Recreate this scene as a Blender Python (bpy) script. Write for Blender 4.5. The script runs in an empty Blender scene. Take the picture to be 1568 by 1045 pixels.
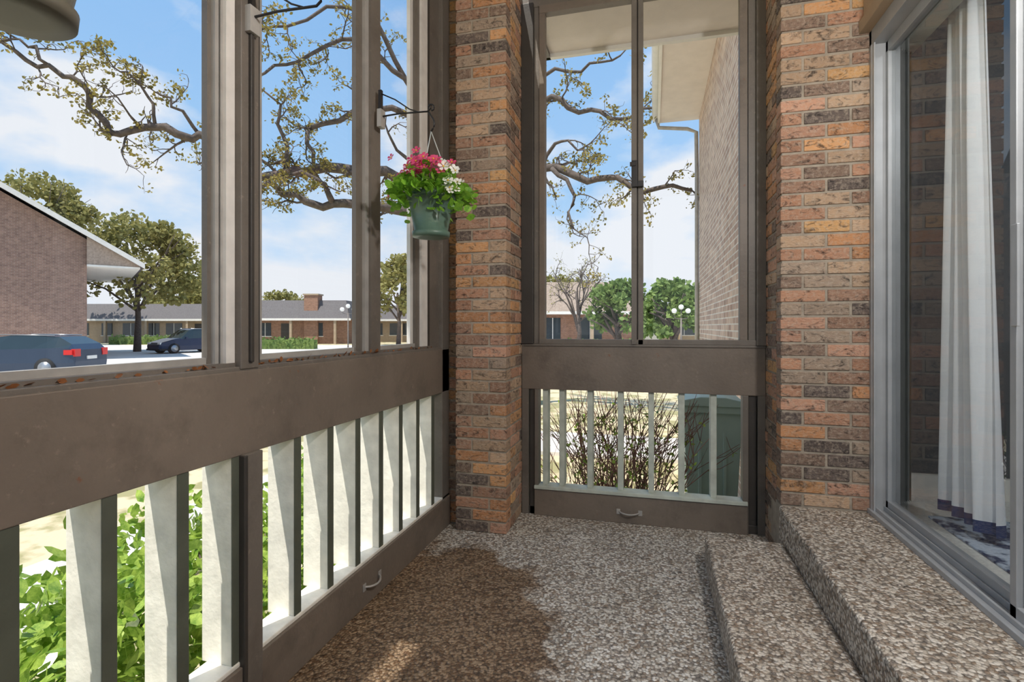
import bpy, math, random
from mathutils import Vector, Matrix
random.seed(7)
R = random.Random(11)
TH = math.radians(15.06); C, S = math.cos(TH), math.sin(TH)
H = 1.2
GZ = -0.6
scene = bpy.context.scene

def W(p):
    """exterior frame: (sideways, distance, z) of the street axis -> world"""
    r, d, z = p
    return (r*C - d*S, r*S + d*C, z)
def P(u, v, d):
    return W(((u-784)/803*d, d, H+(500-v)*d/803))

def lin(c):
    return tuple(((x/255.0)/12.92 if x/255.0 <= 0.04045 else ((x/255.0+0.055)/1.055)**2.4) for x in c)

# ---------------------------------------------------------------- materials
def newmat(name):
    m = bpy.data.materials.new(name); m.use_nodes = True
    nt = m.node_tree
    return m, nt, nt.nodes['Principled BSDF'], nt.nodes['Material Output']
def N(nt, t, **kw):
    n = nt.nodes.new(t)
    for k, v in kw.items():
        setattr(n, k, v)
    return n
def ramp(nt, stops, interp='LINEAR'):
    n = nt.nodes.new('ShaderNodeValToRGB'); n.color_ramp.interpolation = interp
    cr = n.color_ramp
    while len(cr.elements) > 1: cr.elements.remove(cr.elements[-1])
    cr.elements[0].position = stops[0][0]; cr.elements[0].color = (*stops[0][1], 1)
    for p, c in stops[1:]:
        e = cr.elements.new(p); e.color = (*c, 1)
    return n
def paint(name, rgb, rough=0.5, var=0.15, scale=6, bump=0.1, metal=0.0, rgb2=None, bscale=60):
    m, nt, b, o = newmat(name)
    tc = N(nt, 'ShaderNodeTexCoord')
    n1 = N(nt, 'ShaderNodeTexNoise'); n1.inputs['Scale'].default_value = scale; n1.inputs['Detail'].default_value = 6
    nt.links.new(tc.outputs['Object'], n1.inputs['Vector'])
    c = lin(rgb); c2 = lin(rgb2) if rgb2 else tuple(min(1, x*(1+var)) for x in c)
    c1 = tuple(x*(1-var) for x in c)
    r = ramp(nt, [(0.3, c1), (0.7, c2)]) if not rgb2 else ramp(nt, [(0.44, c1), (0.54, c2)])
    nt.links.new(n1.outputs['Fac'], r.inputs['Fac'])
    nt.links.new(r.outputs['Color'], b.inputs['Base Color'])
    b.inputs['Roughness'].default_value = rough; b.inputs['Metallic'].default_value = metal
    if bump > 0:
        n2 = N(nt, 'ShaderNodeTexNoise'); n2.inputs['Scale'].default_value = bscale; n2.inputs['Detail'].default_value = 4
        nt.links.new(tc.outputs['Object'], n2.inputs['Vector'])
        bp = N(nt, 'ShaderNodeBump'); bp.inputs['Strength'].default_value = bump; bp.inputs['Distance'].default_value = 0.01
        nt.links.new(n2.outputs['Fac'], bp.inputs['Height']); nt.links.new(bp.outputs['Normal'], b.inputs['Normal'])
    return m

def weathered(name, rgb, rust=0.66):
    m = paint(name, rgb, 0.48, 0.14, 3, 0.15)
    nt = m.node_tree; b = nt.nodes['Principled BSDF']
    src = b.inputs['Base Color'].links[0].from_socket
    tc = N(nt, 'ShaderNodeTexCoord')
    def layer(src, scale, lo, hi, col, amt, det=8):
        n = N(nt, 'ShaderNodeTexNoise'); n.inputs['Scale'].default_value = scale; n.inputs['Detail'].default_value = det; n.inputs['Roughness'].default_value = .72
        nt.links.new(tc.outputs['Object'], n.inputs['Vector'])
        r = ramp(nt, [(lo, (0, 0, 0)), (hi, (amt, amt, amt))])
        nt.links.new(n.outputs['Fac'], r.inputs['Fac'])
        mx = N(nt, 'ShaderNodeMix', data_type='RGBA')
        nt.links.new(r.outputs['Color'], mx.inputs[0]); nt.links.new(src, mx.inputs[6])
        mx.inputs[7].default_value = (*lin(col), 1)
        return mx.outputs[2]
    s1 = layer(src, 5, .5, .72, (78, 70, 62), .55)
    s2 = layer(s1, 38, .60, .70, (152, 140, 126), .5)
    s3 = layer(s2, 13, rust, rust+.05, (126, 80, 50), .9)
    nt.links.new(s3, b.inputs['Base Color'])
    return m

def brick_mat():
    m, nt, b, o = newmat('brick_face')
    at = N(nt, 'ShaderNodeAttribute', attribute_name='Col')
    tc = N(nt, 'ShaderNodeTexCoord')
    mp = N(nt, 'ShaderNodeMapping'); mp.inputs['Scale'].default_value = (1, 1, 2.0)
    nt.links.new(tc.outputs['Object'], mp.inputs['Vector'])
    n1 = N(nt, 'ShaderNodeTexNoise'); n1.inputs['Scale'].default_value = 13; n1.inputs['Detail'].default_value = 9; n1.inputs['Roughness'].default_value = .72
    n1.inputs['Distortion'].default_value = 1.6
    nt.links.new(mp.outputs['Vector'], n1.inputs['Vector'])
    r1 = ramp(nt, [(0.36, (0.17, 0.16, 0.16)), (0.43, (0.62, 0.60, 0.58)), (0.49, (1, .98, .96)), (0.60, (1.0, .95, .88)), (0.68, (.92, .80, .66))])
    nt.links.new(n1.outputs['Fac'], r1.inputs['Fac'])
    mx = N(nt, 'ShaderNodeMix', data_type='RGBA', blend_type='MULTIPLY'); mx.inputs[0].default_value = 1
    nt.links.new(at.outputs['Color'], mx.inputs[6]); nt.links.new(r1.outputs['Color'], mx.inputs[7])
    n3 = N(nt, 'ShaderNodeTexNoise'); n3.inputs['Scale'].default_value = 50; n3.inputs['Detail'].default_value = 7; n3.inputs['Roughness'].default_value = .75
    nt.links.new(tc.outputs['Object'], n3.inputs['Vector'])
    r3 = ramp(nt, [(.48, (0, 0, 0)), (.66, (.55, .55, .55))]); nt.links.new(n3.outputs['Fac'], r3.inputs['Fac'])
    m3 = N(nt, 'ShaderNodeMix', data_type='RGBA'); nt.links.new(r3.outputs['Color'], m3.inputs[0]); nt.links.new(mx.outputs[2], m3.inputs[6])
    m3.inputs[7].default_value = (*lin((194, 176, 156)), 1)
    nt.links.new(m3.outputs[2], b.inputs['Base Color'])
    b.inputs['Roughness'].default_value = .85
    n2 = N(nt, 'ShaderNodeTexNoise'); n2.inputs['Scale'].default_value = 60; n2.inputs['Detail'].default_value = 6
    nt.links.new(mp.outputs['Vector'], n2.inputs['Vector'])
    bp = N(nt, 'ShaderNodeBump'); bp.inputs['Strength'].default_value = .6; bp.inputs['Distance'].default_value = .01
    nt.links.new(n2.outputs['Fac'], bp.inputs['Height']); nt.links.new(bp.outputs['Normal'], b.inputs['Normal'])
    return m

def ext_brick(name, axis, cols, mort, rot=0.0, bump=.8):
    m, nt, b, o = newmat(name)
    tc = N(nt, 'ShaderNodeTexCoord')
    mp = N(nt, 'ShaderNodeMapping'); mp.inputs['Rotation'].default_value = (0, 0, rot)
    nt.links.new(tc.outputs['Object'], mp.inputs['Vector'])
    sp = N(nt, 'ShaderNodeSeparateXYZ'); nt.links.new(mp.outputs['Vector'], sp.inputs[0])
    cb = N(nt, 'ShaderNodeCombineXYZ')
    nt.links.new(sp.outputs[axis], cb.inputs[0]); nt.links.new(sp.outputs['Z'], cb.inputs[1])
    bt = N(nt, 'ShaderNodeTexBrick')
    bt.inputs['Scale'].default_value = 1.0; bt.inputs['Brick Width'].default_value = .21; bt.inputs['Row Height'].default_value = .072
    bt.inputs['Mortar Size'].default_value = .008
    bt.inputs['Color1'].default_value = (*lin(cols[0]), 1); bt.inputs['Color2'].default_value = (*lin(cols[1]), 1)
    bt.inputs['Mortar'].default_value = (*lin(mort), 1)
    nt.links.new(cb.outputs[0], bt.inputs['Vector'])
    n1 = N(nt, 'ShaderNodeTexNoise'); n1.inputs['Scale'].default_value = 5; n1.inputs['Detail'].default_value = 5
    nt.links.new(tc.outputs['Object'], n1.inputs['Vector'])
    r1 = ramp(nt, [(0.3, (0.72, .72, .72)), (0.7, (1, 1, 1))]); nt.links.new(n1.outputs['Fac'], r1.inputs['Fac'])
    mx = N(nt, 'ShaderNodeMix', data_type='RGBA', blend_type='MULTIPLY'); mx.inputs[0].default_value = 1
    nt.links.new(bt.outputs['Color'], mx.inputs[6]); nt.links.new(r1.outputs['Color'], mx.inputs[7])
    nt.links.new(mx.outputs[2], b.inputs['Base Color']); b.inputs['Roughness'].default_value = .9
    bp = N(nt, 'ShaderNodeBump'); bp.inputs['Strength'].default_value = bump; bp.inputs['Distance'].default_value = .012; bp.invert = True
    nt.links.new(bt.outputs['Fac'], bp.inputs['Height']); nt.links.new(bp.outputs['Normal'], b.inputs['Normal'])
    return m

def aggregate(name, wet=False, tint=(1, 1, 1)):
    m, nt, b, o = newmat(name)
    tc = N(nt, 'ShaderNodeTexCoord')
    vo = N(nt, 'ShaderNodeTexVoronoi'); vo.inputs['Scale'].default_value = 92; vo.inputs['Randomness'].default_value = 1
    nz = N(nt, 'ShaderNodeTexNoise'); nz.inputs['Scale'].default_value = 40
    nt.links.new(tc.outputs['Object'], nz.inputs['Vector'])
    ad = N(nt, 'ShaderNodeVectorMath', operation='MULTIPLY_ADD')
    nt.links.new(nz.outputs['Color'], ad.inputs[0]); ad.inputs[1].default_value = (.012, .012, .012)
    nt.links.new(tc.outputs['Object'], ad.inputs[2])
    nt.links.new(ad.outputs[0], vo.inputs['Vector'])
    sp = N(nt, 'ShaderNodeSeparateColor'); nt.links.new(vo.outputs['Color'], sp.inputs[0])
    t = lambda c: tuple(a*k for a, k in zip(lin(c), tint))
    rc = ramp(nt, [(0, t((146, 138, 130))), (.15, t((204, 196, 184))), (.35, t((178, 166, 152))), (.55, t((230, 224, 214))), (.72, t((162, 144, 126))), (.85, t((242, 238, 230)))], 'CONSTANT')
    nt.links.new(sp.outputs[0], rc.inputs['Fac'])
    rd = ramp(nt, [(0.46, (1, 1, 1)), (0.82, (.38, .37, .36))])
    nt.links.new(vo.outputs['Distance'], rd.inputs['Fac'])
    mx = N(nt, 'ShaderNodeMix', data_type='RGBA', blend_type='MULTIPLY'); mx.inputs[0].default_value = 1
    nt.links.new(rc.outputs['Color'], mx.inputs[6]); nt.links.new(rd.outputs['Color'], mx.inputs[7])
    nb = N(nt, 'ShaderNodeTexNoise'); nb.inputs['Scale'].default_value = 3.5; nb.inputs['Detail'].default_value = 5
    nt.links.new(tc.outputs['Object'], nb.inputs['Vector'])
    rb = ramp(nt, [(.3, (.78, .77, .75)), (.7, (1, 1, 1))]); nt.links.new(nb.outputs['Fac'], rb.inputs['Fac'])
    mx2 = N(nt, 'ShaderNodeMix', data_type='RGBA', blend_type='MULTIPLY'); mx2.inputs[0].default_value = 1
    nt.links.new(mx.outputs[2], mx2.inputs[6]); nt.links.new(rb.outputs['Color'], mx2.inputs[7])
    col = mx2.outputs[2]
    b.inputs['Roughness'].default_value = .6
    if wet:
        mp = N(nt, 'ShaderNodeMapping'); mp.inputs['Location'].default_value = (.98/.64, -1.65/1.05, 0); mp.inputs['Scale'].default_value = (1/.64, 1/1.05, 0)
        nt.links.new(tc.outputs['Object'], mp.inputs['Vector'])
        ln = N(nt, 'ShaderNodeVectorMath', operation='LENGTH'); nt.links.new(mp.outputs['Vector'], ln.inputs[0])
        nn = N(nt, 'ShaderNodeTexNoise'); nn.inputs['Scale'].default_value = 5; nn.inputs['Detail'].default_value = 6
        nt.links.new(tc.outputs['Object'], nn.inputs['Vector'])
        ma = N(nt, 'ShaderNodeMath', operation='MULTIPLY_ADD'); ma.inputs[1].default_value = .6
        nt.links.new(nn.outputs['Fac'], ma.inputs[0]); nt.links.new(ln.outputs['Value'], ma.inputs[2])
        rw = ramp(nt, [(0.0, (1, 1, 1)), (.60, (.95, .95, .95)), (.635, (.12, .12, .12)), (.68, (0, 0, 0))])
        hf = N(nt, 'ShaderNodeMath', operation='MULTIPLY'); hf.inputs[1].default_value = .48
        nt.links.new(ma.outputs[0], hf.inputs[0]); nt.links.new(hf.outputs[0], rw.inputs['Fac'])
        mw = N(nt, 'ShaderNodeMix', data_type='RGBA', blend_type='MULTIPLY')
        nt.links.new(rw.outputs['Color'], mw.inputs[0]); nt.links.new(col, mw.inputs[6]); mw.inputs[7].default_value = (.46, .33, .22, 1)
        col = mw.outputs[2]
        rr = N(nt, 'ShaderNodeMapRange'); rr.inputs['To Min'].default_value = .65; rr.inputs['To Max'].default_value = .40
        nt.links.new(rw.outputs['Color'], rr.inputs['Value']); nt.links.new(rr.outputs[0], b.inputs['Roughness'])
    nt.links.new(col, b.inputs['Base Color'])
    bp = N(nt, 'ShaderNodeBump'); bp.inputs['Strength'].default_value = .9; bp.inputs['Distance'].default_value = .007; bp.invert = True
    nt.links.new(vo.outputs['Distance'], bp.inputs['Height']); nt.links.new(bp.outputs['Normal'], b.inputs['Normal'])
    return m

def glass(name, tint=(.97, .98, .98), f0=.06):
    m, nt, b, o = newmat(name)
    nt.nodes.remove(b)
    tr = N(nt, 'ShaderNodeBsdfTransparent'); tr.inputs['Color'].default_value = (*tint, 1)
    gl = N(nt, 'ShaderNodeBsdfGlossy'); gl.inputs['Roughness'].default_value = .01
    ge = N(nt, 'ShaderNodeNewGeometry')
    dt = N(nt, 'ShaderNodeVectorMath', operation='DOT_PRODUCT'); nt.links.new(ge.outputs['Incoming'], dt.inputs[0]); nt.links.new(ge.outputs['Normal'], dt.inputs[1])
    ab = N(nt, 'ShaderNodeMath', operation='ABSOLUTE'); nt.links.new(dt.outputs['Value'], ab.inputs[0])
    om = N(nt, 'ShaderNodeMath', operation='SUBTRACT'); om.inputs[0].default_value = 1; nt.links.new(ab.outputs[0], om.inputs[1])
    pw = N(nt, 'ShaderNodeMath', operation='POWER'); nt.links.new(om.outputs[0], pw.inputs[0]); pw.inputs[1].default_value = 5
    ma = N(nt, 'ShaderNodeMath', operation='MULTIPLY_ADD'); nt.links.new(pw.outputs[0], ma.inputs[0]); ma.inputs[1].default_value = 1-f0; ma.inputs[2].default_value = f0
    mx = N(nt, 'ShaderNodeMixShader')
    nt.links.new(ma.outputs[0], mx.inputs[0]); nt.links.new(tr.outputs[0], mx.inputs[1]); nt.links.new(gl.outputs[0], mx.inputs[2])
    nt.links.new(mx.outputs[0], o.inputs['Surface'])
    return m

def leafmat(name, c1, c2, trans=.35, rough=.5, scale=3):
    m, nt, b, o = newmat(name)
    tc = N(nt, 'ShaderNodeTexCoord')
    n1 = N(nt, 'ShaderNodeTexNoise'); n1.inputs['Scale'].default_value = scale; n1.inputs['Detail'].default_value = 8; n1.inputs['Roughness'].default_value = .8
    nt.links.new(tc.outputs['Object'], n1.inputs['Vector'])
    r = ramp(nt, [(.38, lin(c1)), (.62, lin(c2))]); nt.links.new(n1.outputs['Fac'], r.inputs['Fac'])
    nt.links.new(r.outputs['Color'], b.inputs['Base Color']); b.inputs['Roughness'].default_value = rough
    t = N(nt, 'ShaderNodeBsdfTranslucent'); nt.links.new(r.outputs['Color'], t.inputs['Color'])
    mx = N(nt, 'ShaderNodeMixShader'); mx.inputs[0].default_value = trans
    nt.links.new(b.outputs[0], mx.inputs[1]); nt.links.new(t.outputs[0], mx.inputs[2]); nt.links.new(mx.outputs[0], o.inputs['Surface'])
    return m

HA = math.radians(39)
M = {}
M['taupe'] = weathered('taupe_paint', (118, 107, 96), .655)
M['frame'] = weathered('frame_paint', (110, 103, 95), .72)
M['frame_dark'] = paint('frame_dark', (60, 56, 52), .5)
M['alu'] = paint('aluminium', (166, 163, 158), .4, .14, 14, .05, .1)
M['alu_lt'] = paint('aluminium_light', (218, 214, 208), .45, .10, 14, .05, .0)
M['doorframe'] = paint('door_aluminium', (168, 170, 172), .38, .08, 10, .03, .15)
M['slat'] = paint('slat_white', (238, 234, 222), .6, .14, 14, .15)
M['slat_edge_shade'] = paint('slat_edge_shade', (84, 88, 76), .6, .15, 9, .15)  # backlit shade of the inner slat edges, painted in as a darker colour
M['slat_pale'] = paint('slat_pale', (190, 196, 184), .6, .18, 14, .15)
M['ceil'] = paint('ceiling_paint', (215, 206, 192), .8, .05)
M['soffit'] = paint('soffit_paint', (222, 212, 204), .8, .05)
M['white'] = paint('white_trim', (228, 225, 218), .6, .05)
M['tan'] = paint('tan_panel', (170, 150, 126), .6, .08)
M['brick'] = brick_mat()
M['mortar'] = paint('mortar', (162, 150, 134), .95, .2, 20, .5)
M['agg'] = aggregate('pebble_floor', True)
M['agg2'] = aggregate('pebble_step', False, (.97, .92, .87))
M['glass'] = glass('window_glass', (.98, .985, .985), .03)
M['doorglass'] = glass('door_glass', (.92, .94, .94), .09)
M['brickX'] = ext_brick('brick_ext_side', 'Y', ((222, 194, 172), (182, 150, 132)), (232, 222, 208))
M['brickF'] = ext_brick('brick_ext_front', 'X', ((160, 128, 112), (138, 108, 96)), (170, 152, 140), -TH-HA, .3)
M['brickA'] = ext_brick('brick_far', 'X', ((168, 122, 98), (148, 104, 84)), (170, 150, 130), -TH, .2)
M['roof'] = paint('shingle', (108, 104, 104), .9, .2, 12, .3)
M['roof2'] = paint('shingle_brown', (165, 148, 134), .9, .2, 12, .3)
M['darkwin'] = paint('dark_window', (62, 70, 76), .15, .1, 3, 0)
M['grass'] = paint('lawn', (176, 168, 120), .95, .25, 2.5, .5, 0, (206, 190, 156), 30)
M['road'] = paint('concrete_road', (210, 205, 198), .9, .08, .6, .2)
M['bark'] = paint('bark', (98, 88, 82), .95, .35, 14, .6)
M['oakleaf'] = leafmat('oak_leaf', (102, 100, 46), (182, 162, 84), .4, .6, 4)
M['treeleaf'] = leafmat('tree_leaf', (118, 120, 64), (172, 162, 98), .35, .7, 2)
M['treegreen'] = leafmat('tree_leaf_green', (92, 122, 62), (146, 166, 92), .35, .7, 2)
M['bush'] = leafmat('bush_leaf', (96, 140, 44), (196, 218, 104), .4, .3, 12)
M['plant'] = leafmat('plant_leaf', (84, 142, 40), (160, 206, 70), .35, .4, 30)
M['pink'] = leafmat('pink_petal', (216, 48, 108), (238, 112, 152), .3, .6, 40)
M['whitep'] = leafmat('white_petal', (240, 238, 232), (255, 252, 245), .3, .6, 40)
M['yellow'] = paint('flower_eye', (230, 190, 40), .6)
M['pot'] = paint('pot_green', (84, 108, 94), .4, .06, 6, .02)
M['pot2'] = paint('pot_tan', (92, 88, 76), .5, .06, 6, .02)
M['soil'] = paint('soil', (60, 45, 35), .95, .3, 40, .6)
M['metal'] = paint('wrought_metal', (52, 50, 50), .4, .1, 10, .05, .5)
M['chain'] = paint('hanger_white', (190, 195, 190), .4, .05)
M['twig'] = paint('twig', (140, 104, 90), .9, .3, 10, .2)
M['bin'] = paint('bin_plastic', (176, 198, 184), .5, .08, 4, .03)
M['rubber'] = paint('rubber', (34, 34, 36), .8, .1)
M['hub'] = paint('hub', (170, 172, 175), .3, .05, 8, 0, .6)
M['carblue'] = paint('car_blue', (56, 70, 90), .25, .03, 2, 0, .2)
M['cardark'] = paint('car_dark_blue', (34, 48, 76), .25, .03, 2, 0, .2)
M['carglass'] = paint('car_glass', (48, 60, 66), .12, .03, 2, 0)
M['red'] = paint('tail_red', (210, 40, 40), .3, .05, 3, 0)
M['curtain'] = paint('curtain_white', (246, 248, 250), .9, .03, 10, .05)
M['navy'] = paint('curtain_navy', (36, 62, 112), .9, .08, 10, .1)
M['blind'] = paint('blind_vane', (206, 210, 200), .6, .06)
M['carpet'] = paint('carpet', (222, 222, 218), .95, .12, 60, .5)
M['rug'] = paint('rug_blue', (24, 52, 98), .95, .1, 13, .5, 0, (190, 204, 222))
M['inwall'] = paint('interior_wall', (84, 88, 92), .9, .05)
M['sofa'] = paint('sofa_fabric', (60, 64, 74), .9, .1)
M['dry'] = paint('dry_leaf', (140, 88, 48), .8, .3, 60)
M['globe'] = paint('globe', (240, 240, 235), .3, .02)

# ---------------------------------------------------------------- mesh builder
class MB:
    def __init__(s, name, tf=None):
        s.name = name; s.v = []; s.f = []; s.mi = []; s.c = []; s.sm = []; s.mats = []; s.tf = tf
    def m(s, mat):
        mat = M[mat]
        if mat not in s.mats: s.mats.append(mat)
        return s.mats.index(mat)
    def add(s, verts, faces, mat, col=None, smooth=False):
        b = len(s.v); i = s.m(mat)
        s.v.extend([s.tf(p) for p in verts] if s.tf else [tuple(p) for p in verts])
        for f in faces:
            s.f.append(tuple(b+k for k in f)); s.mi.append(i); s.c.append(col); s.sm.append(smooth)
    def box(s, x0, x1, y0, y1, z0, z1, mat, col=None):
        x0, x1 = sorted((x0, x1)); y0, y1 = sorted((y0, y1)); z0, z1 = sorted((z0, z1))
        v = [(x0, y0, z0), (x1, y0, z0), (x1, y1, z0), (x0, y1, z0), (x0, y0, z1), (x1, y0, z1), (x1, y1, z1), (x0, y1, z1)]
        s.add(v, [(3, 2, 1, 0), (4, 5, 6, 7), (0, 1, 5, 4), (1, 2, 6, 5), (2, 3, 7, 6), (3, 0, 4, 7)], mat, col)
    def prism(s, poly, y0, y1, mat):
        """poly in (x,z), extruded in y"""
        n = len(poly)
        v = [(x, y0, z) for x, z in poly]+[(x, y1, z) for x, z in poly]
        f = [tuple(range(n)), tuple(range(2*n-1, n-1, -1))]+[(i, i+n, (i+1) % n+n, (i+1) % n) for i in range(n)]
        s.add(v, f, mat)
    def tube(s, pts, rad, mat, n=6, cap=True):
        pts = [Vector(p) for p in pts]
        if not hasattr(rad, '__len__'): rad = [rad]*len(pts)
        v = []; f = []
        for i, p in enumerate(pts):
            t = (pts[min(i+1, len(pts)-1)]-pts[max(i-1, 0)])
            if t.length < 1e-7: t = Vector((0, 0, 1))
            t.normalize()
            a = Vector((0, 0, 1)) if abs(t.z) < .9 else Vector((1, 0, 0))
            x = t.cross(a).normalized(); y = t.cross(x)
            for k in range(n):
                an = 2*math.pi*k/n
                v.append(tuple(p+(x*math.cos(an)+y*math.sin(an))*rad[i]))
        for i in range(len(pts)-1):
            for k in range(n):
                f.append((i*n+k, i*n+(k+1) % n, (i+1)*n+(k+1) % n, (i+1)*n+k))
        if cap:
            f.append(tuple(range(n-1, -1, -1))); f.append(tuple(range((len(pts)-1)*n, len(pts)*n)))
        s.add(v, f, mat, None, True)
    def lathe(s, prof, cx, cy, mat, n=32):
        v = []; f = []
        for r, z in prof:
            for k in range(n):
                a = 2*math.pi*k/n; v.append((cx+r*math.cos(a), cy+r*math.sin(a), z))
        for i in range(len(prof)-1):
            for k in range(n):
                f.append((i*n+k, i*n+(k+1) % n, (i+1)*n+(k+1) % n, (i+1)*n+k))
        f.append(tuple(range(n-1, -1, -1))); f.append(tuple(range((len(prof)-1)*n, len(prof)*n)))
        s.add(v, f, mat, None, True)
    def leaf(s, p, size, mat, rng, asp=.55, d=None):
        p = Vector(p)
        a = d if d is not None else Vector((rng.gauss(0, 1), rng.gauss(0, 1), rng.gauss(0, 1)))
        if a.length < 1e-4: a = Vector((1, 0, 0))
        a = a.normalized()
        b = a.cross(Vector((rng.gauss(0, 1), rng.gauss(0, 1), rng.gauss(0, 1))))
        if b.length < 1e-4: b = Vector((0, 0, 1)).cross(a)
        b.normalize(); a = a*size; b = b*size*asp*.5
        v = [p, p+a*.35+b, p+a*.75+b*.8, p+a, p+a*.75-b*.8, p+a*.35-b]
        s.add([tuple(q) for q in v], [(0, 1, 2, 3, 4, 5)], mat)
    def build(s, parent=None, bevel=0, origin=None):
        me = bpy.data.meshes.new(s.name)
        me.from_pydata(s.v, [], s.f)
        for m in s.mats: me.materials.append(m)
        me.polygons.foreach_set('material_index', s.mi)
        me.polygons.foreach_set('use_smooth', s.sm)
        if any(c is not None for c in s.c):
            ca = me.color_attributes.new('Col', 'FLOAT_COLOR', 'CORNER')
            data = []
            for p in me.polygons:
                c = s.c[p.index] or (.3, .2, .15)
                data.extend([c[0], c[1], c[2], 1]*p.loop_total)
            ca.data.foreach_set('color', data)
        me.update()
        ob = bpy.data.objects.new(s.name, me); scene.collection.objects.link(ob)
        if bevel:
            bm = ob.modifiers.new('bevel', 'BEVEL'); bm.width = bevel; bm.segments = 2; bm.limit_method = 'ANGLE'
        if parent: ob.parent = parent
        return ob
def empty(name, loc=(0, 0, 0)):
    e = bpy.data.objects.new(name, None); scene.collection.objects.link(e); e.location = (0, 0, 0); return e

# ---------------------------------------------------------------- bricks
PAL = [((190, 138, 98), 4), ((202, 152, 106), 3), ((176, 132, 106), 5), ((156, 122, 102), 5), ((130, 108, 94), 4), ((184, 156, 130), 5), ((210, 164, 112), 2), ((100, 88, 82), 3), ((188, 144, 120), 4), ((166, 146, 128), 4)]
PALF = [c for c, w in PAL for _ in range(w)]
def bcol():
    c = lin(R.choice(PALF)); k = R.uniform(.80, 1.15); return tuple(x*k for x in c)
CH = .068
def brick_run(mb, axis, a0, a1, c0, c1, z0, z1, phase=0):
    z = z0; k = 0
    while z < z1-.01:
        zt = min(z+CH-.012, z1)
        a = a0; first = True
        while a < a1-.02:
            L = .2
            if first and (k+phase) % 2: L = .095
            first = False
            b = min(a+L, a1)
            if a1-b < .035: b = a1
            j = R.uniform(-.002, .002)
            q = R.uniform(-.0015, .0015)
            cc0, cc1 = c0+j, c1+j
            if axis == 'x': mb.box(a, b, cc0, cc1, z+q, zt+q, 'brick', bcol())
            else: mb.box(cc0, cc1, a, b, z+q, zt+q, 'brick', bcol())
            a = b+.012
        z += CH; k += 1

CZ = 3.34   # ceiling height
mb = MB('brick_pillar')
mb.box(-1.120, -.820, 2.906, 3.38, GZ, CZ, 'mortar')
brick_run(mb, 'x', -1.125, -.815, 2.9, 3.0, 0.004, CZ)
brick_run(mb, 'y', 3.011, 3.27, -.915, -.815, 0.004, CZ, 1)
mb.box(-1.30, -1.119, 3.006, 3.38, GZ, CZ, 'mortar')
brick_run(mb, 'x', -1.31, -1.128, 3.0, 3.10, 0.004, CZ, 1)
mb.build(bevel=.003)
mb = MB('wall_right_end')
mb.box(.626, 1.13, 2.906, 3.40, GZ, CZ, 'mortar')
brick_run(mb, 'x', .62, 1.06, 2.9, 3.0, .305, CZ, 1)
brick_run(mb, 'y', 3.011, 3.27, .62, .72, .004, CZ)
mb.box(.62, 1.1, 2.9, 3.2, 0, .295, 'mortar')
mb.build(bevel=.003)

# ---------------------------------------------------------------- floor, steps, ceiling
mb = MB('floor'); mb.box(-1.28, 1.13, -1.6, 3.38, GZ, 0, 'agg'); mb.build()
mb = MB('porch_step'); mb.box(.25, .61, -1.6, 2.80, 0.0, .15, 'agg2'); mb.build(bevel=.012)
mb = MB('porch_landing'); mb.box(.61, 1.135, -1.6, 2.898, 0.0, .30, 'agg2'); mb.build(bevel=.012)
mb = MB('ceiling')
# slab with an invented eave slot that throws one sun sliver on the floor
OY0, OY1, OX0, OX1 = .10, .47, -1.575, -1.47
mb.box(OX1, 1.2, -1.6, 3.0, CZ, CZ+.06, 'ceil'); mb.box(-1.62, OX1, OY1, 3.0, CZ, CZ+.06, 'ceil'); mb.box(-1.62, OX1, -1.6, OY0, CZ, CZ+.06, 'ceil')  # left eave deepened to keep the sun out of the porch
mb.box(-1.62, OX0, OY0, OY1, CZ, CZ+.06, 'ceil')
mb.box(-.78, 1.2, 3.0, 4.05, CZ, CZ+.12, 'soffit')
mb.box(-.82, -.78, 3.4, 4.09, CZ-.03, CZ+.16, 'frame'); mb.box(-.82, 1.2, 4.05, 4.09, CZ-.03, CZ+.16, 'white')
mb.box(-1.66, -1.62, -1.6, 3.0, CZ-.03, CZ+.08, 'frame')
mb.build()

# ---------------------------------------------------------------- left wall
def ywall(u, X=1.2):
    d = 803*X/(C*(1000-u)); return (d-X*S)/C
mb = MB('wall_left')
mb.box(-1.31, -1.20, -1.6, 2.985, .81, 1.065, 'taupe')
mb.box(-1.33, -1.205, -1.6, 2.985, 1.062, 1.078, 'frame')
mb.box(-1.27, -1.19, -1.6, 2.985, 0.0, .175, 'taupe')
mb.box(-1.30, -1.20, -1.6, 2.985, .175, .19, 'slat')
mb.box(-1.31, -1.20, -1.6, 2.985, 3.2, CZ, 'frame')
for y0, y1 in ((1.315, 1.39), (-.05, .03), (-1.6, -1.5)):
    mb.box(-1.31, -1.185, y0, y1, .0, .812, 'frame')
    mb.box(-1.31, -1.20, y0, y1, 1.07, 3.2, 'frame')
mb.box(-1.31, -1.2, 2.88, 2.985, 0, CZ, 'frame')
mb.box(-1.28, -1.182, 1.31, 1.325, 0, .81, 'frame_dark')
mb.box(-1.205, -1.19, 1.345, 1.36, 1.09, 3.2, 'frame_dark')
mb.build(bevel=.003)
mb = MB('louver_slats')
ys = [.905-.195*k for k in range(0, 4)]+[1.10, 1.285]+[-.25-.195*k for k in range(6)]+[1.565+.195*k for k in range(7)]
for y in ys:
    mb.box(-1.315, -1.207, y, y+.034, .19, .81, 'slat'); mb.box(-1.207, -1.203, y-.001, y+.035, .19, .81, 'slat_edge_shade')
mb.build(bevel=.002)
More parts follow.
